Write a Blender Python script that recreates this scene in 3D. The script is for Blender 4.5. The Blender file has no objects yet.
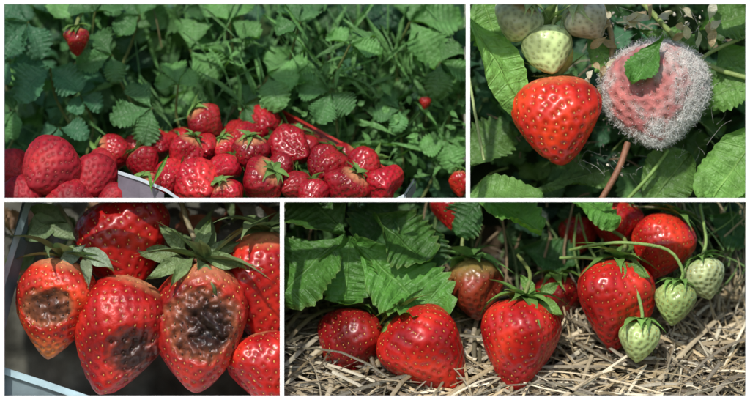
import bpy, bmesh, math, random
import numpy as np
from mathutils import Vector, Matrix, noise
random.seed(7); rng=np.random.default_rng(7)
H=3.2; Y0=-0.45; CD=80.0

def P(px,py,y=0.0):
    k=(CD+(y-Y0))/CD
    return np.array([(px-375)/100*k, y, (200-py)/100*k+H])
PAN={'A':(-22,468,-22,200),'B':(468,772,-22,200),'C':(-22,282,200,406),'D':(282,772,200,406)}

# ---------------------------------------------------------------- materials
def newmat(name):
    m=bpy.data.materials.new(name); m.use_nodes=True
    nt=m.node_tree; nt.nodes.clear()
    return m,nt,nt.nodes,nt.links
def N(ns,t,**k):
    n=ns.new(t)
    for a,b in k.items(): setattr(n,a,b)
    return n
def math_(ns,ls,op,a,b=None,c=None):
    n=ns.new('ShaderNodeMath'); n.operation=op
    for i,v in enumerate((a,b,c)):
        if v is None: continue
        if isinstance(v,(int,float)): n.inputs[i].default_value=v
        else: ls.new(v,n.inputs[i])
    return n.outputs[0]
def mixc(ns,ls,fac,a,b,mode='MIX'):
    n=ns.new('ShaderNodeMix'); n.data_type='RGBA'; n.blend_type=mode
    for i,v in ((0,fac),(6,a),(7,b)):
        if isinstance(v,(int,float)): n.inputs[i].default_value=v
        elif isinstance(v,tuple): n.inputs[i].default_value=(*v,1) if len(v)==3 else v
        else: ls.new(v,n.inputs[i])
    return n.outputs[2]

def mat_vcol(name,rough=0.5,spec=0.5,nscale=8,namt=0.35,bump=0.2,bscale=40,coat=0,trans=0,rvar=0):
    m,nt,ns,ls=newmat(name)
    out=N(ns,'ShaderNodeOutputMaterial'); b=N(ns,'ShaderNodeBsdfPrincipled')
    at=N(ns,'ShaderNodeAttribute'); at.attribute_name='Col'
    tc=N(ns,'ShaderNodeTexCoord'); nz=N(ns,'ShaderNodeTexNoise'); nz.inputs['Scale'].default_value=nscale; nz.inputs['Detail'].default_value=4
    ls.new(tc.outputs['Object'],nz.inputs['Vector'])
    f=math_(ns,ls,'MULTIPLY_ADD',nz.outputs['Fac'],namt*2,1-namt)
    cb=N(ns,'ShaderNodeCombineColor'); 
    for i in range(3): ls.new(f,cb.inputs[i])
    col=mixc(ns,ls,1.0,at.outputs['Color'],cb.outputs[0],'MULTIPLY')
    ls.new(col,b.inputs['Base Color'])
    b.inputs['Roughness'].default_value=rough; b.inputs['Specular IOR Level'].default_value=spec
    if rvar: ls.new(math_(ns,ls,'MULTIPLY_ADD',nz.outputs['Fac'],rvar,rough-rvar/2),b.inputs['Roughness'])
    b.inputs['Coat Weight'].default_value=coat; b.inputs['Coat Roughness'].default_value=0.15
    if bump:
        n2=N(ns,'ShaderNodeTexNoise'); n2.inputs['Scale'].default_value=bscale; n2.inputs['Detail'].default_value=3
        ls.new(tc.outputs['Object'],n2.inputs['Vector'])
        bp=N(ns,'ShaderNodeBump'); bp.inputs['Strength'].default_value=bump; bp.inputs['Distance'].default_value=0.02
        ls.new(n2.outputs['Fac'],bp.inputs['Height']); ls.new(bp.outputs[0],b.inputs['Normal'])
    if trans:
        t=N(ns,'ShaderNodeBsdfTranslucent'); ls.new(col,t.inputs['Color'])
        mx=N(ns,'ShaderNodeMixShader'); mx.inputs[0].default_value=trans
        ls.new(b.outputs[0],mx.inputs[1]); ls.new(t.outputs[0],mx.inputs[2]); ls.new(mx.outputs[0],out.inputs[0])
    else: ls.new(b.outputs[0],out.inputs[0])
    return m
NV=9
def mat_leaf():
    m,nt,ns,ls=newmat('strawberry_leaf_surface')
    out=N(ns,'ShaderNodeOutputMaterial'); b=N(ns,'ShaderNodeBsdfPrincipled')
    at=N(ns,'ShaderNodeAttribute'); at.attribute_name='Col'
    uv=N(ns,'ShaderNodeUVMap'); uv.uv_map='UVMap'
    sx=N(ns,'ShaderNodeSeparateXYZ'); ls.new(uv.outputs[0],sx.inputs[0])
    fr=math_(ns,ls,'FRACT',math_(ns,ls,'MULTIPLY',sx.outputs[0],NV))
    d=math_(ns,ls,'ABSOLUTE',math_(ns,ls,'SUBTRACT',fr,0.5))
    vein=N(ns,'ShaderNodeMapRange'); vein.inputs[1].default_value=0.41; vein.inputs[2].default_value=0.49
    ls.new(d,vein.inputs[0])
    av=math_(ns,ls,'ABSOLUTE',sx.outputs[1])
    mid=N(ns,'ShaderNodeMapRange'); mid.inputs[1].default_value=0.05; mid.inputs[2].default_value=0.015
    ls.new(av,mid.inputs[0])
    vm=math_(ns,ls,'MAXIMUM',math_(ns,ls,'MULTIPLY',vein.outputs[0],0.4),mid.outputs[0])
    tc=N(ns,'ShaderNodeTexCoord'); nz=N(ns,'ShaderNodeTexNoise'); nz.inputs['Scale'].default_value=5; nz.inputs['Detail'].default_value=6
    ls.new(tc.outputs['Object'],nz.inputs['Vector'])
    f=math_(ns,ls,'MULTIPLY_ADD',nz.outputs['Fac'],1.2,0.4)
    cb=N(ns,'ShaderNodeCombineColor')
    for i in range(3): ls.new(f,cb.inputs[i])
    col=mixc(ns,ls,1.0,at.outputs['Color'],cb.outputs[0],'MULTIPLY')
    vein_pale=mixc(ns,ls,1.0,col,(1.8,1.5,1.7),'MULTIPLY')  # paler green of the veins themselves
    col=mixc(ns,ls,math_(ns,ls,'MULTIPLY',vm,0.5),col,vein_pale)
    ls.new(col,b.inputs['Base Color']); b.inputs['Roughness'].default_value=0.48; b.inputs['Specular IOR Level'].default_value=0.42
    vo=N(ns,'ShaderNodeTexNoise'); vo.inputs['Scale'].default_value=20; vo.inputs['Detail'].default_value=2; ls.new(tc.outputs['Object'],vo.inputs['Vector'])
    hh=math_(ns,ls,'SUBTRACT',math_(ns,ls,'MULTIPLY',vo.outputs['Fac'],1.8),vm)
    bp=N(ns,'ShaderNodeBump'); bp.inputs['Strength'].default_value=0.6; bp.inputs['Distance'].default_value=0.028
    ls.new(hh,bp.inputs['Height']); ls.new(bp.outputs[0],b.inputs['Normal'])
    t=N(ns,'ShaderNodeBsdfTranslucent'); tcx=mixc(ns,ls,1.0,col,(1.4,1.5,0.5),'MULTIPLY'); ls.new(tcx,t.inputs['Color'])
    mx=N(ns,'ShaderNodeMixShader'); mx.inputs[0].default_value=0.28
    ls.new(b.outputs[0],mx.inputs[1]); ls.new(t.outputs[0],mx.inputs[2]); ls.new(mx.outputs[0],out.inputs[0])
    return m
M_LEAF=mat_leaf()
M_SKIN=mat_vcol('strawberry_skin',rough=0.31,spec=0.45,nscale=7,namt=0.4,bump=0.12,bscale=34,rvar=.3)
M_SOFT=mat_vcol('soft_strawberry_skin',rough=0.55,spec=0.3,nscale=7,namt=0.4,bump=0.1,bscale=34)
M_ROT=mat_vcol('rotten_skin',rough=0.36,spec=0.45,nscale=14,namt=0.35,bump=0.35,bscale=35,rvar=.25)
M_MOULD=mat_vcol('mouldy_skin',rough=0.8,spec=0.2,nscale=16,namt=0.4,bump=0.6,bscale=30)
M_SEED=mat_vcol('strawberry_seed',rough=0.5,nscale=20,namt=0.3,bump=0)
M_CAL=mat_vcol('calyx_green',rough=0.55,nscale=14,namt=0.4,bump=0.5,bscale=30,trans=0.2)
M_STRAW=mat_vcol('dry_straw',rough=0.5,nscale=9,namt=0.45,bump=0.4,bscale=50)
M_SOIL_SHADE=mat_vcol('soil_and_shade',rough=0.95,spec=0.1,nscale=5,namt=0.7,bump=1.0,bscale=9)  # soil, and the crate shade put into panel C's backing colour
M_FUZZ=mat_vcol('mould_fuzz',rough=0.95,spec=0.05,nscale=10,namt=0.1,bump=0)
M_PLAS=mat_vcol('punnet_plastic',rough=0.4,nscale=6,namt=0.5,bump=0.2,bscale=15)
M_WHITE=mat_vcol('white_painted_wood',rough=0.6,nscale=3,namt=0.02,bump=0.03)

# ---------------------------------------------------------------- batching
class Batch:
    def __init__(s): s.v=[];s.f=[];s.c=[];s.uv=[];s.m=[];s.n=0;s.mats=[]
    def add(s,v,f,col,mat,uv=None):
        v=np.asarray(v,float); n=len(v)
        if mat not in s.mats: s.mats.append(mat)
        mi=s.mats.index(mat)
        s.v.append(v); s.f.extend([tuple(i+s.n for i in q) for q in f]); s.m.extend([mi]*len(f))
        c=np.asarray(col,float)
        if c.ndim==1: c=np.tile(c[:3],(n,1))
        s.c.append(np.clip(c,0,1)); s.uv.append(np.zeros((n,2)) if uv is None else uv); s.n+=n
    def make(s,name,panel=None,smooth=True):
        v=np.concatenate(s.v); c=np.concatenate(s.c); uv=np.concatenate(s.uv)
        ctr=(v.min(0)+v.max(0))/2
        me=bpy.data.meshes.new(name); me.from_pydata((v-ctr).tolist(),[],s.f)
        for m in s.mats: me.materials.append(m)
        me.polygons.foreach_set('material_index',s.m)
        me.polygons.foreach_set('use_smooth',[smooth]*len(s.f))
        a=me.color_attributes.new('Col','FLOAT_COLOR','POINT')
        a.data.foreach_set('color',np.hstack([c,np.ones((len(c),1))]).ravel())
        ul=me.uv_layers.new(name='UVMap'); li=np.empty(len(me.loops),int); me.loops.foreach_get('vertex_index',li)
        ul.data.foreach_set('uv',uv[li].ravel())
        if panel:
            x0,x1,y0,y1=PAN[panel]
            X0,X1=(x0-375)/100,(x1-375)/100; Z1,Z0=(200-y0)/100+H,(200-y1)/100+H
            pl=[]
            if v[:,0].min()<X0: pl.append(((X0,0,0),(-1,0,0)))
            if v[:,0].max()>X1: pl.append(((X1,0,0),(1,0,0)))
            if v[:,2].min()<Z0: pl.append(((0,0,Z0),(0,0,-1)))
            if v[:,2].max()>Z1: pl.append(((0,0,Z1),(0,0,1)))
            if pl:
                bm=bmesh.new(); bm.from_mesh(me)
                for co,no in pl:
                    bmesh.ops.bisect_plane(bm,geom=bm.verts[:]+bm.edges[:]+bm.faces[:],dist=1e-5,plane_co=Vector(co)-Vector(ctr),plane_no=no,clear_outer=True)
                bm.to_mesh(me); bm.free()
        me.update()
        o=bpy.data.objects.new(name,me); o.location=ctr.tolist(); bpy.context.scene.collection.objects.link(o)
        return o

def grid(nr,nc,wrap=False):
    f=[]
    cc=nc if wrap else nc-1
    for i in range(nr-1):
        for j in range(cc):
            k=(j+1)%nc
            f.append((i*nc+j,i*nc+k,(i+1)*nc+k,(i+1)*nc+j))
    return f
def unit(v): v=np.asarray(v,float); return v/(np.linalg.norm(v)+1e-9)

def smoothpts(pts,n=14):
    pts=[np.asarray(p,float) for p in pts]
    if len(pts)<3: return [pts[0]+(pts[-1]-pts[0])*t for t in np.linspace(0,1,4)]
    q=[2*pts[0]-pts[1]]+pts+[2*pts[-1]-pts[-2]]; out=[]
    m=len(pts)-1; per=max(2,n//m)
    for i in range(m):
        for t in np.linspace(0,1,per,endpoint=False):
            a,b,c,d=q[i:i+4]
            out.append(0.5*((2*b)+(-a+c)*t+(2*a-5*b+4*c-d)*t*t+(-a+3*b-3*c+d)*t**3))
    out.append(pts[-1]); return out
def tube(B,pts,r0,r1,col,mat=None,seg=6,n=14):
    mat=mat or M_CAL
    pts=smoothpts(pts,n); V=[]
    for i,p in enumerate(pts):
        t=unit(pts[min(i+1,len(pts)-1)]-pts[max(i-1,0)])
        a=unit(np.cross(t,[0.1,1,0.2])); b=np.cross(t,a); r=r0+(r1-r0)*i/(len(pts)-1)
        for k in range(seg):
            w=2*math.pi*k/seg; V.append(p+r*(a*math.cos(w)+b*math.sin(w)))
    B.add(V,grid(len(pts),seg,True),col,mat)

# ---------------------------------------------------------------- leaves
def leaflet(B,O,D,Nn,L,W,col,nu=27,nv=9,bend=0.15,fold=0.12,pleat=0.02,tooth=0.2,wide=1.2,twist=0.0,edge=None,N_=NV,crinkle=0.012,rnd=.6):
    D=unit(D); Nn=np.asarray(Nn,float); Nn=unit(Nn-D*np.dot(Nn,D)); S=np.cross(Nn,D)
    u=np.linspace(0,1,nu+1); v=np.linspace(-1,1,nv)
    U,V=np.meshgrid(u,v,indexing='ij'); A=np.abs(V)
    w=np.sin(math.pi*np.clip(U,0,1)**wide)**rnd
    w=w*np.clip(.35+U*2.6,0,1)
    w=np.where(U<0.03,0.04,w)
    fr=(U*N_)%1.0
    saw=np.where(fr<0.25,fr/0.25,(1-(fr-0.25)/0.75)**.7)
    ta=tooth*np.clip((U-.12)*5,0,1)
    w=w*(1+ta*(saw-0.6)*A**3)
    x=L*(U*0.93+0.16*A*(1-U)*np.sin(math.pi*np.minimum(U*1.2,1))+0.22*ta*A**4*saw)
    y=W/2*w*V
    z=fold*W*A*w + pleat*L*np.cos(2*math.pi*fr)*-0.5*A**0.5*w - bend*L*U**2 
    ph=random.uniform(0,6.28); z+=0.03*L*np.sin(5*U+ph+V*1.5)*A+crinkle*L*np.sin(17*U+ph)*np.cos(9*V+ph)+.06*L*np.sin(3*V+ph)*U
    z-=.12*W*A**3*np.sin(U*7+ph)
    z+=twist*W*V*U
    Pn=np.asarray(O)+x[...,None]*D+y[...,None]*S+z[...,None]*Nn
    c=np.tile(np.asarray(col,float),(U.size,1))
    c*= (1+rng.normal(0,0.03,(U.size,1)))
    if edge is not None:
        m=np.clip((A.ravel()-0.88)*6,0,1)[:,None]*0.4; c=c*(1-m)+np.asarray(edge)*m
    uv=np.stack([U.ravel()*N_/NV,V.ravel()],1)
    B.add(Pn.reshape(-1,3),grid(nu+1,nv),c,M_LEAF,uv)

def trifoliate(B,O,ang,size,Nn,col,petiole=None,nu=28,nv=7,spread=75,**k):
    Nn=unit(Nn)
    d0=np.array([math.cos(math.radians(ang)),0,math.sin(math.radians(ang))]); d0=unit(d0-Nn*np.dot(d0,Nn)); s0=np.cross(Nn,d0)
    k.setdefault('N_',7); k.setdefault('tooth',.3); k.setdefault('pleat',.03)
    for a,sc in ((0,1.0),(spread,0.88),(-spread,0.88)):
        a+=random.uniform(-12,12); r=math.radians(a)
        d=d0*math.cos(r)+s0*math.sin(r)
        nn=Nn+np.array([random.uniform(-.3,.3) for _ in range(3)])
        cc=np.asarray(col)*random.uniform(0.8,1.2)
        leaflet(B,np.asarray(O)+d*size*0.03,d,nn,size*sc*random.uniform(.85,1.1),size*sc*random.uniform(.7,.88),cc,nu=nu,nv=nv,bend=random.uniform(.05,.35),fold=random.uniform(.0,.25),**k)
    if petiole is not None:
        tube(B,[np.asarray(O),(np.asarray(O)+petiole)/2+np.array([random.uniform(-.1,.1),0.08,0]),petiole],0.012,0.016,np.array([0.16,0.2,0.06]),seg=5,n=8)

# ---------------------------------------------------------------- strawberries
def sph(n=6,m=4):
    V=[]
    for i in range(m+1):
        a=math.pi*i/m
        for j in range(n):
            b=2*math.pi*j/n; V.append((math.sin(a)*math.cos(b),math.sin(a)*math.sin(b),math.cos(a)))
    return np.array(V),grid(m+1,n,True)
SV,SF=sph(6,4)
SEEDY=(0.58,0.31,0.06); GRN=(0.10,0.19,0.035)
def berry(name,panel,px,py,y,w,h,tilt=0,pitch=0,N_=240,a=0.65,b=0.72,col=(.5,.014,.012),seedcol=SEEDY,res=1.5,cal=True,calcol=GRN,
          callen=0.55,caln=10,caldroop=0.9,callift=0.35,calw=0.13,neck=(0.55,0.25,0.12),necka=0.12,dimp=0.16,lump=0.045,spin=None,rot=(),stem=None,
          stemcol=(0.2,0.25,0.07),stemr=0.022,tipcol=None,mat=None,post=None,seedsc=0.8,flat=1.0,mk=True,bumpy=.035):
    mat=mat or M_SKIN
    W=w/100;Hh=h/100
    nt=int(max(24,1.25*h/res)); na=int(max(36,3.14*w/res))
    ph=rng.uniform(0,6.28,6); am=rng.normal(0,lump,6)
    def surf(t,an):
        tt=np.clip(t,0,1)
        r=np.abs(np.sin(math.pi*tt**a))**b
        L=sum(am[k]*np.cos((k%3+1)*an+ph[k]+2.5*t*(k-2)) for k in range(6))
        L=L+bumpy*np.sin(4*an+ph[2]+3*t)*np.sin(7*t+ph[3])+bumpy*.6*np.sin(6*an+ph[4])*np.sin(11*t+ph[5])
        r=W/2*r*(1+L)
        off=W*0.06*np.sin(3*t+ph[0])*t
        return np.stack([r*np.cos(an)+off,r*np.sin(an)*flat,Hh/2-Hh*t],-1)
    s=np.linspace(0.004,0.996,nt); t=(1-np.cos(math.pi*s))/2; t=0.5*t+0.5*s
    an=np.linspace(0,2*math.pi,na,endpoint=False)
    T,A=np.meshgrid(t,an,indexing='ij'); G=surf(T,A)
    def nrm(t,an):
        e=1e-3
        d1=surf(np.clip(t+e,0,1),an)-surf(np.clip(t-e,0,1),an); d2=surf(t,an+e)-surf(t,an-e)
        n=np.cross(d2,d1); n=-n/(np.linalg.norm(n,axis=-1,keepdims=True)+1e-9)
        sg=np.sign((n*surf(t,an)).sum(-1,keepdims=True)); return n*np.where(sg==0,1,sg)
    Nn=nrm(T,A)
    tf=np.linspace(0.0,1,400); rr=np.abs(np.sin(math.pi*tf**a))**b*W/2
    ds=np.sqrt(np.gradient(rr)**2+(Hh/399)**2); cum=np.cumsum(rr*ds); area=2*math.pi*cum[-1]; cum/=cum[-1]
    q=(np.arange(N_)+0.5)/N_; q=0.03+0.965*q
    sp=math.sqrt(area/N_)
    st=np.interp(q,cum,tf); sa=np.arange(N_)*2.399963+ph[1]+rng.normal(0,0.18,N_)*sp/W
    sa=sa+.12*np.sin(3*st*6+ph[2])
    st=np.clip(st+rng.normal(0,0.12,N_)*sp/Hh,0.01,0.99)
    SP=surf(st,sa); SN=nrm(st,sa)
    Gf=G.reshape(-1,3); Nf=Nn.reshape(-1,3)
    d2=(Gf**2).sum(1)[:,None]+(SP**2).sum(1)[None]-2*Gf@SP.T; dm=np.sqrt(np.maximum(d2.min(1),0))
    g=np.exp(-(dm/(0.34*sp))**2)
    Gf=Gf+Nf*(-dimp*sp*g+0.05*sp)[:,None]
    c=np.tile(np.asarray(col,float),(len(Gf),1)); tr=T.ravel()
    lowf=np.array([noise.noise(Vector(p)*3.0+Vector((ph[0],ph[1],0))) for p in Gf])
    c*= (1+0.75*lowf)[:,None]
    c[:,1]+=np.clip(lowf,0,1)*0.07*col[0]
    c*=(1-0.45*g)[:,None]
    k=np.clip((necka-tr)/necka,0,1)[:,None]; c=c*(1-k)+np.asarray(neck)*k
    if tipcol is not None:
        k=np.clip((tr-0.76)/0.22,0,1)[:,None]; c=c*(1-k)+np.asarray(tipcol)*k
    sc_=np.tile(np.asarray(seedcol,float),(N_,1))*rng.uniform(0.55,1.2,(N_,1))
    spin=random.uniform(0,360) if spin is None else spin
    R=(Matrix.Rotation(math.radians(-tilt),3,'Y')@Matrix.Rotation(math.radians(-pitch),3,'X')@Matrix.Rotation(math.radians(spin),3,'Z'))
    R=np.array(R); C=P(px,py,y)
    WG=Gf@R.T+C; WN=Nf@R.T
    SPw=SP@R.T+C; SNw=SN@R.T; axw=R@np.array([0,0,-1.0])
    for (rx,ry,ra,rb,depth,c1,c2) in rot:
        q=P(rx,ry,y)
        def mask(X,NN):
            dx=(X[:,0]-q[0])/(ra/100); dz=(X[:,2]-q[2])/(rb/100)
            nz=np.array([noise.noise(Vector(p)*6) for p in X])*0.25+np.array([noise.noise(Vector(p)*18) for p in X])*0.1
            dd=np.sqrt(dx**2+dz**2)+nz
            return np.clip((1.12-dd)/0.26,0,1)*(NN[:,1]<0.25), dd
        m,dd=mask(WG,WN)
        inn=np.clip((0.9-dd)/0.5,0,1)
        n3=np.array([noise.noise(Vector(p)*22) for p in WG])
        ring=np.sin(dd*16)*.15
        cc=np.asarray(c1)[None]*(1-inn[:,None])+np.asarray(c2)[None]*inn[:,None]; cc=cc*(1+0.8*n3+ring)[:,None]
        c=c*(1-m[:,None])+cc*m[:,None]
        wr=np.array([noise.noise(Vector(p)*11+Vector((5,2,1))) for p in WG])
        WG=WG+np.array([0,1,0])*(m*(depth*(0.6+0.4*inn)+0.045*wr+0.018*n3))[:,None]
        ms,ds_=mask(SPw,SNw); sc_=sc_*(1-ms[:,None])+np.array([0.05,0.022,0.014])*ms[:,None]
        SPw=SPw+np.array([0,1,0])*(ms*(depth*(0.6+0.4*np.clip((0.9-ds_)/0.5,0,1)))-0.008*ms)[:,None]
    B=Batch()
    F=grid(nt,na,True); n0=len(WG)
    WG2=np.vstack([WG,WG[:na].mean(0),WG[-na:].mean(0)]); c2_=np.vstack([c,c[:1],c[-1:]])
    F+= [(n0,(j+1)%na,j) for j in range(na)]+[(n0+1,(nt-1)*na+j,(nt-1)*na+(j+1)%na) for j in range(na)]
    if post: c2_=post(WG2,c2_)
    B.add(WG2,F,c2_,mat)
    tv=axw[None]-SNw*(SNw@axw)[:,None]; tv/=np.linalg.norm(tv,axis=1,keepdims=True)+1e-9; bv=np.cross(SNw,tv)
    base=SPw-SNw*(dimp*sp*0.8)
    l,wd,th=0.18*sp*seedsc,0.105*sp*seedsc,0.10*sp*seedsc
    sz=rng.uniform(.8,1.2,(N_,1,1))
    AV=base[:,None]+sz*(SV[None,:,2:3]*l*tv[:,None]+SV[None,:,0:1]*wd*bv[:,None]+SV[None,:,1:2]*th*SNw[:,None])
    nS=len(SV); FF=[tuple(i*nS+x for x in f) for i in range(N_) for f in SF]
    B.add(AV.reshape(-1,3),FF,np.repeat(sc_,nS,0),M_SEED)
    top=np.array([0,0,Hh/2])
    def Wd(p): return R@np.asarray(p)+C
    if cal:
        for i in range(caln):
            an_=2*math.pi*i/caln+random.uniform(-.25,.25); L=W*callen*random.uniform(.75,1.25); wd=W*calw*random.uniform(.7,1.2)
            lf_=callift*random.uniform(.3,1.6)*(1 if i%2 else 0.7); dr=caldroop*random.uniform(.6,1.4)/W
            sidec=random.uniform(-.35,.35)
            n1=9;V=[]
            for ii in range(n1):
                u=ii/(n1-1); r=L*u; an2=an_+sidec*u*u
                rad=np.array([math.cos(an2),math.sin(an2),0]); tan=np.array([-math.sin(an2),math.cos(an2),0])
                z=lf_*r-dr*r*r+0.01
                ww=wd*(0.35+0.65*math.sin(math.pi*min(1,u*1.15+0.12)))*(1-u**3)+0.002
                for v in (-1,-0.5,0,0.5,1):
                    V.append(Wd(top+rad*r+tan*v*ww+np.array([0,0,z+0.35*ww*abs(v)])))
            cc=np.asarray(calcol)*random.uniform(.7,1.3)
            cl=np.tile(cc,(n1*5,1)); cl[2::5]*=1.25
            B.add(V,grid(n1,5),cl,M_CAL)
    if stem is not None:
        pts=[Wd(top+np.array([0,0,-0.02]))]+[P(*s_) for s_ in stem]
        tube(B,pts,stemr,stemr*0.85,np.asarray(stemcol),seg=8,n=24)
    if mk: return B.make(name,panel)
    return B,WG,WN

# ================================================================= structure
B=Batch()
def box(B,x0,x1,y0,y1,z0,z1,col,mat):
    V=[(x,y,z) for x in (x0,x1) for y in (y0,y1) for z in (z0,z1)]
    F=[(0,1,3,2),(4,6,7,5),(0,4,5,1),(2,3,7,6),(0,2,6,4),(1,5,7,3)]
    B.add(V,F,col,mat)
X=lambda p:(p-375)/100
Z=lambda p:(200-p)/100+H
WH=(0.97,0.97,0.97)
ya,yb=Y0,Y0+0.16
box(B,X(-24),X(4),ya,yb,Z(414),Z(-24),WH,M_WHITE); box(B,X(746),X(774),ya,yb,Z(414),Z(-24),WH,M_WHITE)
box(B,X(4),X(746),ya,yb,Z(4),Z(-24),WH,M_WHITE); box(B,X(4),X(746),ya,yb,Z(414),Z(396),WH,M_WHITE)
box(B,X(4),X(746),ya,yb,Z(202),Z(198),WH,M_WHITE)
box(B,X(466),X(470),ya,yb,Z(198),Z(4),WH,M_WHITE); box(B,X(280),X(284),ya,yb,Z(396),Z(202),WH,M_WHITE)
box(B,X(-24),X(774),yb+.002,2.5,Z(414),Z(409),WH,M_WHITE)
for x in (-3.0,3.0): box(B,x-.1,x+.1,0.6,0.8,-0.05,Z(414),WH,M_WHITE)
B.make('white_display_frame',smooth=False)
B=Batch(); V=[];g=np.linspace(-1,1,41); g=np.sign(g)*np.abs(g)**3*1500
for a in g:
    for b in g: V.append((a,b,0))
B.add(V,grid(41,41),(0.06,0.10,0.03),M_SOIL_SHADE); B.make('ground')

def backing(panel,y,col,amp=0.12,name='soil_shade_backing'):
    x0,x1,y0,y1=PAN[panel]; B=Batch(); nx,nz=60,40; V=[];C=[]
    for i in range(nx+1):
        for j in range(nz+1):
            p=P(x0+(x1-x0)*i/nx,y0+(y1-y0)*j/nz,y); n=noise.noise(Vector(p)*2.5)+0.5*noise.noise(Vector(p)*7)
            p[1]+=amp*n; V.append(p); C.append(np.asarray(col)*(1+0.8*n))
    B.add(V,grid(nx+1,nz+1),C,M_SOIL_SHADE); B.make(name,panel)
backing('A',2.1,(0.04,0.07,0.025)); backing('B',1.7,(0.03,0.05,0.018)); backing('C',1.2,(0.08,0.08,0.065)); backing('D',1.9,(0.018,0.025,0.01))  # panel C: crate shadow painted as a dark sheet, no soil there

def rn(front=0.8,up=0.5,j=0.4):
    return unit([random.gauss(0,j),-front+random.gauss(0,j*0.5),up+random.gauss(0,j)])

# ================================================================= PANEL A
B=Batch()
G1=np.array([0.075,0.19,0.06]); G2=np.array([0.12,0.28,0.08]); G3=np.array([0.055,0.16,0.075])
for i in range(190):
    x=random.uniform(-18,475); yy=random.uniform(-18,185); y=random.uniform(1.2,1.9)
    c=random.choice([G1,G2,G3])*random.uniform(.5,1.2)
    trifoliate(B,P(x,yy,y),random.gauss(270,90),random.uniform(.24,.46),rn(),c,nu=28,nv=5)
for i in range(120):
    x=random.uniform(-10,470); yy=random.uniform(0,190); y=random.uniform(1.0,1.7)
    p=P(x,yy,y); l=random.uniform(.3,.9); dx=random.uniform(-.5,.5)
    tube(B,[p,p+np.array([dx*.4,-.05,l*.5]),p+np.array([dx,0.,l])],0.01,0.005,random.choice([G2*1.2,np.array([.18,.16,.07]),G1*1.3]),seg=4,n=6)
for i in range(260):
    x=random.uniform(180,470) if i%3 else random.uniform(0,470); p=P(x,random.uniform(40,190),random.uniform(.7,1.5)); a=random.gauss(90,40)
    leaflet(B,p,[math.cos(math.radians(a)),random.uniform(-.4,.1),math.sin(math.radians(a))],rn(),random.uniform(.25,.8),random.uniform(.02,.05),G2*random.uniform(.6,1.3),nu=10,nv=3,tooth=0,pleat=0,bend=random.uniform(.1,.6),wide=.8)
for i in range(260):
    x=random.uniform(230,470); p=P(x,random.uniform(75,180),random.uniform(.7,1.2)); a=random.uniform(0,360)
    leaflet(B,p,[math.cos(math.radians(a)),random.uniform(-.4,.1),math.sin(math.radians(a))],rn(),random.uniform(.08,.2),random.uniform(.04,.09),G2*random.uniform(.6,1.3),nu=12,nv=5,tooth=.2,N_=4)
B.make('foliage','A')
heroA=[(28,22,230,.5,G3),(50,68,245,.52,G3),(15,110,200,.36,G1),(152,108,190,.42,G1),(190,50,20,.56,G2),(140,15,150,.4,G1),(230,22,60,.42,G2),(268,76,350,.5,G2*1.1),(112,55,200,.38,G1),
 (330,92,250,.4,G1*1.2),(350,45,60,.36,G2),(300,22,120,.36,G1),(410,22,10,.56,G2*1.05),(440,62,330,.42,G2),(400,110,200,.3,G1*1.2),(445,140,270,.34,G2),
 (95,12,90,.36,G1),(245,105,0,.28,G1),(60,128,270,.34,G3),(178,85,100,.3,G2),(460,95,30,.34,G2),(80,95,330,.3,G3),(10,60,180,.4,G3)]
for (x,yy,an,s,c) in heroA:
    B=Batch(); o=P(x,yy,random.uniform(.6,1.0)); trifoliate(B,o,an,s,rn(.8,.55,.22),c*random.uniform(.85,1.25),petiole=o+np.array([random.uniform(-.3,.3),.25,-.6]),nu=64,nv=11,N_=9,tooth=.26)
    B.make('strawberry_leaf','A')
AR=(0.36,0.008,0.018)
pile=[(117,152,36,.62),(145,165,34,.4),(160,145,30,.7),(183,156,36,.35),(208,124,40,.62),(203,149,34,.45),(238,140,40,.6),(262,124,42,.75),(250,157,40,.35),(292,148,44,.45),(222,172,34,.15),(198,184,46,.05),
 (260,183,42,.05),(294,187,34,.1),(325,166,42,.3),(362,168,36,.35),(345,189,40,.08),(382,186,36,.12),(312,196,30,.0),(170,178,36,.2),(228,198,34,.0),(135,148,26,.8),(278,168,30,.3),(230,155,34,.5),(150,190,34,.1),(180,140,28,.8),(272,140,30,.8),(308,148,24,.6),(342,158,26,.6)]
for i,(x,yy,w,y) in enumerate(pile):
    sh=i%4==0 or random.random()<.1
    berry('strawberry','A',x,yy,y,w*random.uniform(.92,1.1),w*random.uniform(.95,1.25),tilt=random.uniform(-80,80),pitch=random.uniform(-30,-5) if sh else random.uniform(15,80),N_=150,res=1.1,col=np.array(AR)*random.uniform(.65,1.3),
      seedcol=(.4,.15,.05),a=random.uniform(.58,.75),callen=.42,callift=.5,caldroop=.9,calw=.09,caln=9,dimp=.24,lump=.055,calcol=(.14,.26,.06))
for (x,yy,w,y) in [(48,170,62,.02),(92,180,50,.18),(14,170,40,.25),(24,200,46,.0),(74,206,52,-.02),(100,164,30,.4),(112,200,34,.1)]:
    berry('strawberry','A',x,yy,y,w,w*1.02,tilt=random.uniform(-60,60),pitch=50,N_=210,res=1.2,col=(.33,.01,.02),seedcol=(.38,.07,.04),dimp=.2,cal=False,lump=.03,bumpy=.015,mat=M_SOFT)
berry('strawberry','A',77,42,.6,26,30,tilt=5,pitch=-10,N_=90,res=1.2,col=(.36,.01,.01),stem=[(78,20,.6),(85,8,.8)],callen=.6)
berry('strawberry','A',425,103,.7,12,13,N_=40,res=1,col=(.36,.012,.012),cal=False)
berry('strawberry','A',461,184,.5,22,28,N_=60,res=1.2,col=(.4,.012,.012))
def ribbon(B,pts,th,dep,col,mat):
    V=[]
    for p in pts:
        q=P(*p); V+= [q,q+[0,0,th],q+[0,dep,th],q+[0,dep,0]]
    B.add(V,grid(len(pts),4,True)+[(0,1,2,3),(4*len(pts)-4,4*len(pts)-1,4*len(pts)-2,4*len(pts)-3)],col,mat)
B=Batch()
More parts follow.
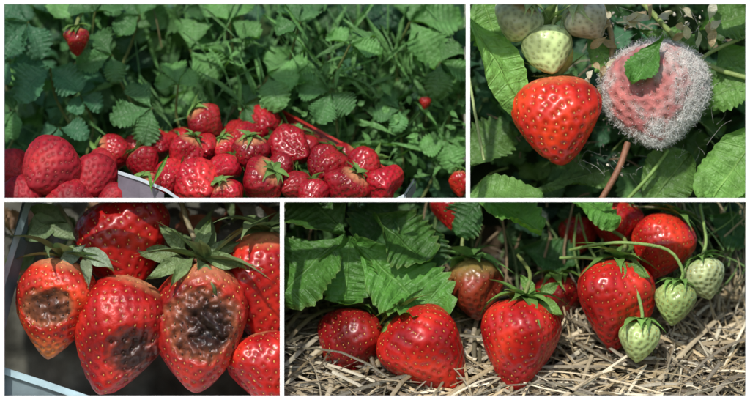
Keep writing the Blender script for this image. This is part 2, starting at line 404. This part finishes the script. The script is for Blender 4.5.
ribbon(B,[(118,174,.0),(140,181,-.15),(166,192,-.2),(186,206,-.2)],.035,.04,(.45,.5,.54),M_PLAS)
ribbon(B,[(118,197,.02),(140,204,-.12),(164,216,-.17)],.23,.02,(.14,.12,.15),M_PLAS)
ribbon(B,[(388,206,.0),(404,198,.0),(414,182,.4)],.04,.03,(.45,.5,.52),M_PLAS)
ribbon(B,[(392,214,.02),(406,206,.02),(416,190,.42)],.1,.02,(.2,.24,.26),M_PLAS)
B.make('plastic_punnet','A',smooth=False)
B=Batch(); ribbon(B,[(282,112,.9),(312,128,.7),(356,152,.55),(400,178,.5)],.025,.05,(.42,.02,.015),M_PLAS); ribbon(B,[(282,122,.95),(312,138,.75),(356,162,.6),(400,188,.55)],.1,.02,(.2,.01,.01),M_PLAS); B.make('red_crate','A',smooth=False)
B=Batch()
leaflet(B,P(150,190,-.26),[.4,0,.8],[0,-1,.2],.42,.045,(.14,.3,.05),fold=.4,tooth=0,nu=12,nv=5); leaflet(B,P(152,194,-.26),[-.1,0,.8],[0,-1,.2],.25,.035,(.12,.28,.05),fold=.4,tooth=0,nu=12,nv=5)
B.make('grass_blade','A')

# ================================================================= PANEL B
LB=np.array([.15,.31,.07])
B=Batch()
for i in range(100):
    x=random.uniform(465,765); yy=random.uniform(-15,200); y=random.uniform(1.0,1.6)
    trifoliate(B,P(x,yy,y),random.uniform(0,360),random.uniform(.25,.45),rn(),random.choice([G1,G2,LB*.7,G3])*random.uniform(.5,1.1),nu=28,nv=5)
for i in range(60):
    p=P(random.uniform(500,745),random.uniform(20,195),random.uniform(.7,1.1)); q=p+np.array([random.uniform(-.4,.4),random.uniform(-.1,.1),random.uniform(-.3,.3)])
    tube(B,[p,(p+q)/2+[0,0,.05],q],0.01,0.005,random.choice([(.35,.3,.2),(.2,.3,.08),(.3,.2,.12)]),seg=4,n=5)
B.make('foliage','B')
def hleaf(panel,p0,p1,W,col,Nn=(0,-.9,.4),name='strawberry_leaf',**k):
    B=Batch(); a=P(*p0); b=P(*p1); kw=dict(nu=72,nv=19,bend=.08,fold=.1); kw.update(k)
    leaflet(B,a,b-a,Nn,np.linalg.norm(b-a)*1.05,W/100,col,**kw); return B.make(name,panel)
hleaf('B',(462,8,.2),(534,122,.0),46,LB*1.5,(.3,-.8,.3),tooth=.02,fold=.25,pleat=.012,wide=.95,rnd=.8)
hleaf('B',(478,-12,.4),(500,48,.3),60,LB*1.1)
hleaf('B',(452,205,.1),(545,192,-.05),66,LB*.9,(0,-.6,.8),tooth=.03,pleat=.015)
hleaf('B',(462,170,.5),(510,120,.5),50,LB*.6)
hleaf('B',(536,190,.5),(610,168,.4),44,LB*.5,(0,-.5,.8))
hleaf('B',(664,38,-.22),(630,84,-.34),36,np.array([.08,.22,.04]),(-.3,-.9,.3),bend=.02,tooth=.12,pleat=.012,rnd=.75)
hleaf('B',(700,30,.4),(752,10,.3),50,LB*.7)
hleaf('B',(770,120,.1),(700,205,.0),66,LB*1.1,(-.3,-.8,.4),tooth=.03,pleat=.015)
hleaf('B',(715,150,.2),(735,215,.1),50,LB*1.3,tooth=.04,pleat=.015)
hleaf('B',(770,70,.4),(705,100,.3),44,LB*1.0)
hleaf('B',(640,215,.3),(690,150,.3),60,LB*.6,tooth=.04)
hleaf('B',(716,40,.5),(752,90,.4),50,LB*.8)
hleaf('B',(585,30,.4),(615,75,.2),30,LB*1.1)
hleaf('B',(640,30,.4),(700,50,.35),34,LB*.8)
PALE=(.6,.64,.34)
berry('unripe_strawberry','B',549,52,.05,52,50,tilt=10,pitch=30,N_=170,col=(.5,.6,.26),seedcol=(.3,.36,.08),neck=(.65,.7,.4),dimp=.12,calcol=(.25,.38,.1),callen=.6,callift=.9,caldroop=.5,bumpy=.01,lump=.02)
berry('unripe_strawberry','B',518,22,.1,50,44,tilt=-20,pitch=-20,N_=150,col=PALE,seedcol=(.35,.36,.1),dimp=.12,calcol=(.35,.45,.15),callen=.6,bumpy=.01,lump=.02)
berry('unripe_strawberry','B',588,22,.1,46,42,tilt=30,pitch=-10,N_=150,col=(.68,.64,.45),seedcol=(.4,.34,.12),dimp=.12,calcol=(.4,.48,.2),callen=.6,bumpy=.01,lump=.02)
berry('strawberry','B',559,122,.02,86,90,tilt=3,pitch=18,N_=230,col=(.55,.02,.01),seedcol=(.66,.38,.1),a=.68,b=.6,neck=(.65,.2,.08),necka=.2,calcol=(.25,.34,.1),callen=.4,callift=.8,caldroop=.4,calw=.08,dimp=.2,bumpy=.02)
mc=P(638,92,.22)
def mamount(p):
    e=math.hypot((p[0]-mc[0])/.42,(p[2]-mc[2])/.42)
    return e-.8+.65*noise.noise(Vector(p)*4.5)+.4*noise.noise(Vector(p)*13)
def mouldpost(V,c):
    m=np.array([min(.9,max(.15,mamount(p)*1.0+.36)) for p in V])[:,None]
    return c*(1-m)+np.array([.5,.46,.43])*m
Bm,WG,WN=berry('m','B',656,97,.22,108,104,tilt=8,pitch=25,N_=260,a=.7,b=.6,col=(.46,.1,.1),seedcol=(.3,.12,.08),dimp=.2,post=mouldpost,cal=False,lump=.015,bumpy=.02,mat=M_MOULD,mk=False)
V=[];F=[]; cols=[]
idx=rng.permutation(len(WG)); cnt=0; good=[]
for rep in range(3):
  for i in idx:
    p=WG[i]; nn=WN[i]
    if nn[1]>.35: continue
    e=mamount(p)
    if random.random()>min(1,max(0.06,e*1.5+.15)): continue
    if e>.05: good.append(i)
    L=random.uniform(.006,.022); d=unit(nn*.2+rng.normal(0,.6,3)); k=unit(rng.normal(0,1,3)); s=unit(np.cross(d,[0,1,0]))*random.uniform(.001,.003)
    p=p+nn*.004+rng.normal(0,.004,3)
    b0=len(V)
    for u in (0,.5,1):
        c0=p+d*L*u+k*L*.8*u*u; V+=[c0-s*(1.1-u),c0+s*(1.1-u)]
    F+=[(b0,b0+1,b0+3,b0+2),(b0+2,b0+3,b0+5,b0+4)]; g=random.uniform(.4,.7); cols+=[(g,g*.98,g*.92)]*6
    cnt+=1
    if cnt>16000: break
# fluffy cobweb: fine looping hyphae standing a little off the skin
for i in range(5200):
    j=random.choice(good); p=WG[j]+WN[j]*random.uniform(0,.03); nn=WN[j]
    if mamount(p)<random.uniform(-.1,.35): continue
    d=unit(nn*random.uniform(0,.5)+rng.normal(0,.6,3)); k=unit(rng.normal(0,1,3)); L=random.uniform(.03,.085); s=unit(np.cross(d,[0.2,1,0.1]))*random.uniform(.0006,.0012)
    b0=len(V)
    for ui in range(5):
        u=ui/4; c0=p+d*L*u+k*L*.5*math.sin(u*3.14)-nn*L*.4*u*u; V+=[c0-s,c0+s]
    F+=[(b0+2*t_,b0+2*t_+1,b0+2*t_+3,b0+2*t_+2) for t_ in range(4)]; g=random.uniform(.55,.85); cols+=[(g,g,g*.96)]*10
Bm.add(V,F,np.array(cols),M_FUZZ)
SV2,SF2=sph(7,5)
for i in range(450):
    j=random.choice(good); p=WG[j]
    if mamount(p)<random.uniform(.05,.5): continue
    r=random.uniform(.004,.014); vv=SV2*(1+rng.normal(0,.28,(len(SV2),1)))*r+p; Bm.add(vv,SF2,np.array((.66,.65,.6))*random.uniform(.5,1),M_FUZZ)
Bm.make('mouldy_strawberry','B')
B=Batch(); tube(B,[P(628,143,.2),P(618,170,.1),P(598,205,.1)],.035,.03,(.3,.14,.08)); tube(B,[P(668,150,.3),P(650,175,.2),P(622,205,.2)],.02,.02,(.2,.34,.08))
tube(B,[P(640,0,.4),P(700,60,.35),P(760,82,.3)],.03,.025,(.3,.4,.12)); tube(B,[P(600,0,.4),P(612,40,.3),P(608,90,.3)],.03,.025,(.42,.32,.16)); tube(B,[P(555,0,.3),P(556,14,.2),P(550,32,.15)],.02,.02,(.4,.5,.2)); tube(B,[P(466,60,.1),P(478,130,.0),P(484,160,.0)],.015,.015,(.4,.5,.2))
tube(B,[P(700,60,.3),P(715,50,.3),P(760,30,.3)],.02,.02,(.3,.4,.12)); B.make('strawberry_stem','B')
B=Batch()
for i in range(150):
    a=random.choice([(600,162,40,10),(607,45,18,26),(650,22,40,12),(700,30,30,16),(540,82,34,6),(608,100,8,34)])
    p=P(random.gauss(a[0],a[2]*.6),random.gauss(a[1],a[3]*.6),random.uniform(.2,.7)); r=random.uniform(.006,.022)
    vv=SV2*np.array([1,.3,.5])*(1+rng.normal(0,.35,(len(SV2),1)))*r; vv=vv@np.array(Matrix.Rotation(random.uniform(0,3),3,'Y')).T+p; B.add(vv,SF2,np.array((.65,.62,.5))*random.uniform(.4,1),M_FUZZ)
for i in range(130):
    p=P(random.uniform(570,720),random.uniform(10,180),random.uniform(.1,.6)); qd=p+rng.normal(0,.12,3); tube(B,[p,(p+qd)/2+rng.normal(0,.03,3),qd],.0014,.001,(.55,.55,.5),mat=M_FUZZ,seg=3,n=5)
for (x,yy,w_) in [(607,30,.12),(618,60,.1),(598,75,.1),(650,12,.14),(690,28,.12),(612,92,.1),(570,78,.08),(630,20,.12),(715,18,.14)]:
    for q_ in range(5):
        leaflet(B,P(x+random.uniform(-9,9),yy+random.uniform(-9,9),random.uniform(.0,.3)),rng.normal(0,1,3)*[1,.3,1],rn(),w_*random.uniform(1,2),w_*.7,np.array(random.choice([(.6,.55,.38),(.45,.35,.2),(.65,.63,.5)])),nu=12,nv=5,tooth=.05)
B.make('mould_debris','B')

# ================================================================= PANEL C
CR=(.44,.011,.011)
B=Batch()
for i in range(110):
    x=random.uniform(-15,285); yy=random.uniform(195,310); y=random.uniform(.75,1.1)
    c=random.choice([np.array([.28,.17,.1]),np.array([.12,.18,.07]),np.array([.2,.2,.17]),np.array([.35,.12,.07])])
    leaflet(B,P(x,yy,y),rng.normal(0,1,3)*[1,.3,1],rn(),random.uniform(.2,.5),random.uniform(.1,.25),c,nu=18,nv=5,pleat=.05)
B.make('withered_leaves','C')
TEAL=np.array((.27,.37,.4))
B=Batch()
ribbon(B,[(-22,350,-.2),(4,288,-.15),(16,250,.0),(30,208,.2),(38,190,.3)],.2,.05,TEAL,M_PLAS)
ribbon(B,[(-22,410,-.15),(0,350,-.1),(12,300,.1),(28,240,.35)],.6,.03,TEAL*.5,M_PLAS)
ribbon(B,[(-22,366,-.24),(40,386,-.25),(116,412,-.27)],.07,.06,TEAL*1.2,M_PLAS)
ribbon(B,[(-22,390,-.2),(40,410,-.2),(110,432,-.2)],.26,.04,TEAL*.45,M_PLAS)
B.make('berry_basket','C',smooth=False)
CG=(.17,.25,.1)
ck=dict(seedcol=(.62,.35,.08))
berry('strawberry','C',125,246,.5,98,98,tilt=15,pitch=25,N_=300,col=CR,cal=False,**ck)
berry('strawberry','C',266,296,.35,84,130,tilt=0,pitch=-6,N_=300,col=CR,calcol=CG,callen=.6,callift=.7,**ck)
berry('strawberry','C',268,372,.15,80,80,tilt=20,pitch=20,N_=230,col=CR,cal=False,**ck)
RB=(.26,.08,.035)
berry('rotten_strawberry','C',55,309,.12,82,102,tilt=-8,pitch=0,N_=330,col=(.55,.026,.013),seedcol=(.75,.46,.12),tipcol=(.7,.24,.06),rot=[(49,307,26,19,.08,RB,(.1,.035,.02))],calcol=CG,callen=.8,callift=.5,caldroop=.55,calw=.13,stem=[(72,232,.3),(58,205,.4)],stemr=.03,stemcol=(.2,.2,.1),mat=M_ROT,neck=(.6,.3,.15))
berry('rotten_strawberry','C',117,336,.1,96,122,tilt=-22,pitch=8,N_=340,a=.66,b=.62,col=CR,rot=[(135,352,27,28,.09,(.2,.03,.02),(.05,.018,.013))],cal=False,mat=M_ROT,**ck)
berry('rotten_strawberry','C',200,328,.05,92,130,tilt=-4,pitch=0,N_=360,a=.7,b=.6,col=(.4,.015,.012),rot=[(203,325,38,38,.08,(.22,.06,.028),(.085,.028,.018)),(210,328,20,24,.05,(.045,.017,.012),(.02,.01,.008))],
   calcol=CG,callen=.75,callift=.75,caldroop=.5,calw=.12,caln=13,stem=[(194,238,.2),(186,218,.3),(178,190,.4)],stemr=.03,stemcol=(.26,.22,.12),mat=M_ROT,necka=.18,neck=(.5,.2,.1),seedcol=(.66,.38,.09))
for (p0,p1,W,c) in [((86,244,.1),(56,268,-.15),15,(.22,.3,.2)),((82,248,.1),(112,266,-.2),17,(.24,.32,.22)),((84,250,.1),(88,280,-.3),12,(.2,.26,.15)),
   ((195,258,.0),(150,272,-.3),17,CG),((198,256,0),(245,264,-.2),17,CG),((196,256,0),(214,284,-.4),13,CG),((194,256,0),(172,280,-.4),13,CG),((192,262,.1),(134,246,.1),18,CG),((198,258,.1),(244,238,.1),16,CG),((195,258,.1),(210,218,.1),14,CG),((190,258,.1),(160,222,.1),16,CG),
   ((60,218,.3),(24,236,.2),28,(.16,.24,.11)),((66,222,.3),(30,206,.3),24,(.14,.2,.1)),((76,240,.2),(48,222,.2),18,(.18,.25,.12)),((240,245,.3),(268,215,.4),26,(.14,.22,.08))]:
    hleaf('C',p0,p1,W,np.array(c)*random.uniform(.85,1.2),tooth=0,pleat=.01,nu=20,nv=7,name='sepal',bend=.2,wide=.85,rnd=.8)

# ================================================================= PANEL D
def slope(y): return -2.03+ max(0,y+.05)*0.92
B=Batch(); V=[];C=[]
for i in range(61):
    for j in range(31):
        y=-.27+2.2*j/30; x=X(282)+5.0*i/60; n=noise.noise(Vector((x*2,y*2,3)))
        V.append((x,y,H+slope(y)-.06+.06*n)); C.append(np.array((.07,.05,.03))*(1+n))
B.add(V,grid(61,31),C,M_SOIL_SHADE); B.make('garden_bed','D')
B=Batch()
def straw(x,y,z,L,an,rise,w,col):
    d=np.array([math.cos(an),math.sin(an)*.6,rise+math.sin(an)*.5]); d=unit(d)
    p=np.array([x,y,z]); k=rng.normal(0,.06*L,3); up=unit(np.array([0,-.7,.7])); s=unit(np.cross(d,up))*w/2
    n=6;V=[];kink=random.choice([0,0,.12])*L
    for i in range(n):
        u=i/(n-1)-.5; c=p+d*L*u+k*(1-4*u*u)+np.array([0,0,1])*kink*(-abs(u))
        V+=[c-s,c+up*w*.45,c+s]
    V=np.array(V); V[:,1]=np.maximum(V[:,1],-.28)
    cl=np.tile(col,(n*3,1))*rng.uniform(.85,1.15,(n*3,1)); B.add(V,grid(n,3),cl,M_STRAW)
SC=[np.array(c)*.82 for c in ((.58,.44,.24),(.42,.32,.17),(.68,.56,.36),(.18,.13,.07),(.5,.41,.26),(.3,.25,.17),(.74,.66,.48),(.2,.17,.1))]
for i in range(2100):
    y=random.uniform(-.27,1.3); x=random.uniform(X(275),X(765)); px=x*100+375
    L=random.choice([.15,.3,.6,1.0,1.4])*random.uniform(.7,1.2); an=random.gauss(0.15,.85)
    c=random.choice(SC)*random.uniform(.5,1.15)
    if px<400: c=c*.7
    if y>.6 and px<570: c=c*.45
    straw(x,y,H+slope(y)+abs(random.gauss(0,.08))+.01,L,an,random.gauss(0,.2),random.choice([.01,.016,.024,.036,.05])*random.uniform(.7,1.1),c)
for i in range(110):
    y=random.uniform(.5,1.2); x=random.uniform(X(560),X(765)); straw(x,y,H+slope(y)+random.uniform(.05,.3),random.uniform(.4,1.2),random.uniform(.2,2.6),random.uniform(.2,1),random.uniform(.008,.022),random.choice(SC)*random.uniform(.5,1.1))
B.make('straw_mulch','D')
B=Batch()
for i in range(120):
    x=random.uniform(284,765); yy=random.uniform(198,300 if x<600 else 262); y=random.uniform(1.1,1.75)
    trifoliate(B,P(x,yy,y),random.uniform(0,360),random.uniform(.28,.46),rn(),random.choice([G1,G3,G2])*random.uniform(.25,.65),nu=28,nv=5)
for i in range(70):
    x=random.uniform(300,746); p=P(x,random.uniform(250,320),random.uniform(.7,1.3)); q_=p+np.array([random.uniform(-.4,.4),0,random.uniform(.4,1.1)])
    tube(B,[p,(p+q_)/2+[random.uniform(-.08,.08),0,0],q_],.018,.012,random.choice([(.14,.22,.06),(.1,.16,.05),(.25,.18,.1)]),seg=5,n=6)
for i in range(80):
    x=random.uniform(665,765); p=P(x,random.uniform(205,300),random.uniform(.6,1.1)); q_=p+np.array([random.uniform(-.5,.5),0,random.uniform(-.1,.8)])
    tube(B,[p,(p+q_)/2+[.05,0,0],q_],.012,.005,random.choice([(.4,.34,.2),(.16,.28,.08)]),seg=4,n=6)
B.make('foliage','D')
LD=np.array([.09,.25,.04]); LD2=np.array([.04,.12,.03])
E=(.3,.34,.12)
def lf(p0,p1,W,c,Nn=(0,-.8,.5),**k):
    kk=dict(edge=E,tooth=.17,pleat=.028,crinkle=.014,fold=.12,nu=108,nv=25,N_=9,rnd=.55); kk.update(k); hleaf('D',p0,p1,W,c,Nn,**kk)
lf((345,234,.35),(278,296,.1),86,LD*.75,(-.3,-.75,.5))
lf((352,240,.3),(448,320,.0),86,LD*1.1,(.15,-.75,.6),fold=.05)
lf((345,232,.3),(296,186,.5),80,LD*.5)
lf((350,236,.32),(344,306,.2),70,LD*.85,(-.1,-.8,.5))
lf((372,215,.4),(432,262,.3),74,LD*.6,(.3,-.7,.6))
lf((400,200,.5),(360,245,.5),60,LD2*.9)
lf((420,215,.6),(425,275,.5),56,LD2*.8)
lf((470,190,.5),(545,226,.2),44,LD*1.1,(0,-.6,.8))
lf((480,196,.5),(455,236,.5),44,LD2)
lf((555,192,.4),(622,218,.2),40,LD*1.15,(0,-.6,.8))
lf((705,215,.8),(755,245,.7),40,LD2)
lf((520,250,.9),(580,262,.8),44,LD2)
DR=(.45,.01,.01)
kw=dict(neck=(.4,.04,.02),necka=.06)
DC=(.15,.29,.06)
berry('strawberry','D',350,346,.36,66,76,tilt=-8,pitch=5,N_=260,col=(.26,.008,.009),callen=.4,**kw)
berry('strawberry','D',429,356,.1,86,104,tilt=34,pitch=2,N_=360,col=DR,a=.6,b=.82,callen=.42,calcol=DC,callift=.5,lump=.03,**kw)
berry('strawberry','D',519,348,.02,84,100,tilt=-4,pitch=0,N_=340,col=DR,a=.58,b=.82,callen=.55,callift=.5,caldroop=.95,caln=13,calw=.1,stem=[(530,275,.2),(518,255,.6)],calcol=DC,lump=.03,**kw)
berry('strawberry','D',613,306,.28,80,94,tilt=-6,pitch=-2,N_=320,col=(.48,.013,.011),a=.6,b=.78,callen=.5,callift=.5,caldroop=.95,caln=12,calw=.1,stem=[(625,240,.4),(600,225,.9)],calcol=DC,lump=.03,**kw)
berry('strawberry','D',662,248,.55,66,70,tilt=-18,pitch=0,N_=270,col=(.48,.014,.011),callen=.5,callift=.5,calcol=DC,lump=.03,**kw)
berry('strawberry','D',616,226,.85,54,50,tilt=0,pitch=10,N_=200,col=(.38,.01,.01),**kw)
berry('strawberry','D',453,212,.7,42,40,pitch=20,N_=150,col=(.33,.01,.01),**kw)
berry('strawberry','D',474,290,.5,60,62,tilt=8,pitch=0,N_=200,col=(.22,.028,.014),seedcol=(.4,.25,.08),callen=.75,callift=.5,caldroop=.9,calw=.16,neck=(.25,.22,.06),necka=.35,calcol=(.12,.26,.06),stem=[(462,250,.5),(468,200,.7)])
berry('strawberry','D',556,300,.75,48,50,pitch=0,N_=150,col=(.28,.01,.01),callen=.6,**kw)
berry('strawberry','D',577,236,1.0,38,40,pitch=14,N_=150,col=(.3,.01,.01),callen=.5,**kw)
for (p0,p1,W) in [((535,297,.0),(562,312,-.25),13),((532,298,0),(500,312,-.25),12),((534,298,0),(530,318,-.42),12),((536,296,.1),(520,274,.1),12),((538,296,.1),(560,282,.1),12),
                  ((625,262,.15),(650,276,-.05),11),((622,262,.1),(596,274,-.05),11),((625,262,.1),(618,282,-.1),10),((402,318,.1),(382,330,-.1),10),((404,318,.1),(416,332,-.25),9),((404,316,.1),(394,302,.1),10)]:
    hleaf('D',p0,p1,W,np.array(DC)*random.uniform(.8,1.2),tooth=0,pleat=.01,nu=18,nv=7,name='sepal',bend=.15,wide=.8,rnd=.8)
UG=(.38,.47,.18); ukw=dict(N_=150,seedcol=(.4,.34,.07),neck=(.4,.55,.2),dimp=.22,calcol=(.16,.32,.07),stemcol=(.28,.42,.12),stemr=.018,res=1.1,seedsc=1.1,bumpy=.015,lump=.02)
berry('unripe_strawberry','D',640,342,-.02,42,42,tilt=-3,pitch=2,col=UG,callen=.75,callift=.3,caldroop=.9,stem=[(642,312,-.02),(634,286,.0),(612,266,.1),(590,258,.3),(560,258,.5)],**ukw)
berry('unripe_strawberry','D',675,304,.15,42,44,tilt=-5,pitch=2,col=(.32,.42,.14),callen=.6,callift=.3,caldroop=.9,stem=[(683,272,.1),(668,250,.05),(630,243,.0),(600,244,.1),(570,250,.5)],**ukw)
berry('unripe_strawberry','D',705,279,.3,44,42,tilt=15,pitch=2,col=(.48,.54,.27),callen=.55,callift=.4,caldroop=.9,stem=[(706,240,.4),(700,205,.7)],**ukw)

# ================================================================= light & camera
sc=bpy.context.scene
w=bpy.data.worlds.new('World'); sc.world=w; w.use_nodes=True; nt=w.node_tree
bg=nt.nodes['Background']; sky=nt.nodes.new('ShaderNodeTexSky'); sky.sky_type='NISHITA'; sky.sun_disc=False
EL=39; AZ=-16
d=np.array([math.sin(math.radians(AZ))*math.cos(math.radians(EL)),-math.cos(math.radians(AZ))*math.cos(math.radians(EL)),math.sin(math.radians(EL))])
sky.sun_elevation=math.radians(EL); sky.sun_rotation=math.atan2(d[0],d[1])
nt.links.new(sky.outputs[0],bg.inputs[0]); bg.inputs[1].default_value=0.15
sl=bpy.data.lights.new('sun','SUN'); sl.energy=3.9; sl.angle=math.radians(2); sl.color=(1,.96,.9)
so=bpy.data.objects.new('sun',sl); sc.collection.objects.link(so); so.rotation_euler=Vector(-d).to_track_quat('-Z','Y').to_euler(); so.location=(0,-10,10)
cam=bpy.data.cameras.new('camera'); co=bpy.data.objects.new('camera',cam); sc.collection.objects.link(co)
co.location=(0,Y0-CD,H); co.rotation_euler=(math.radians(90),0,0); cam.sensor_width=36; cam.lens=36*CD/7.5; cam.clip_end=5000; cam.clip_start=1
cam.dof.use_dof=True; cam.dof.focus_distance=CD+.4; cam.dof.aperture_fstop=.2
sc.camera=co
sc.view_settings.view_transform='Standard'; sc.view_settings.look='None'; sc.view_settings.exposure=0
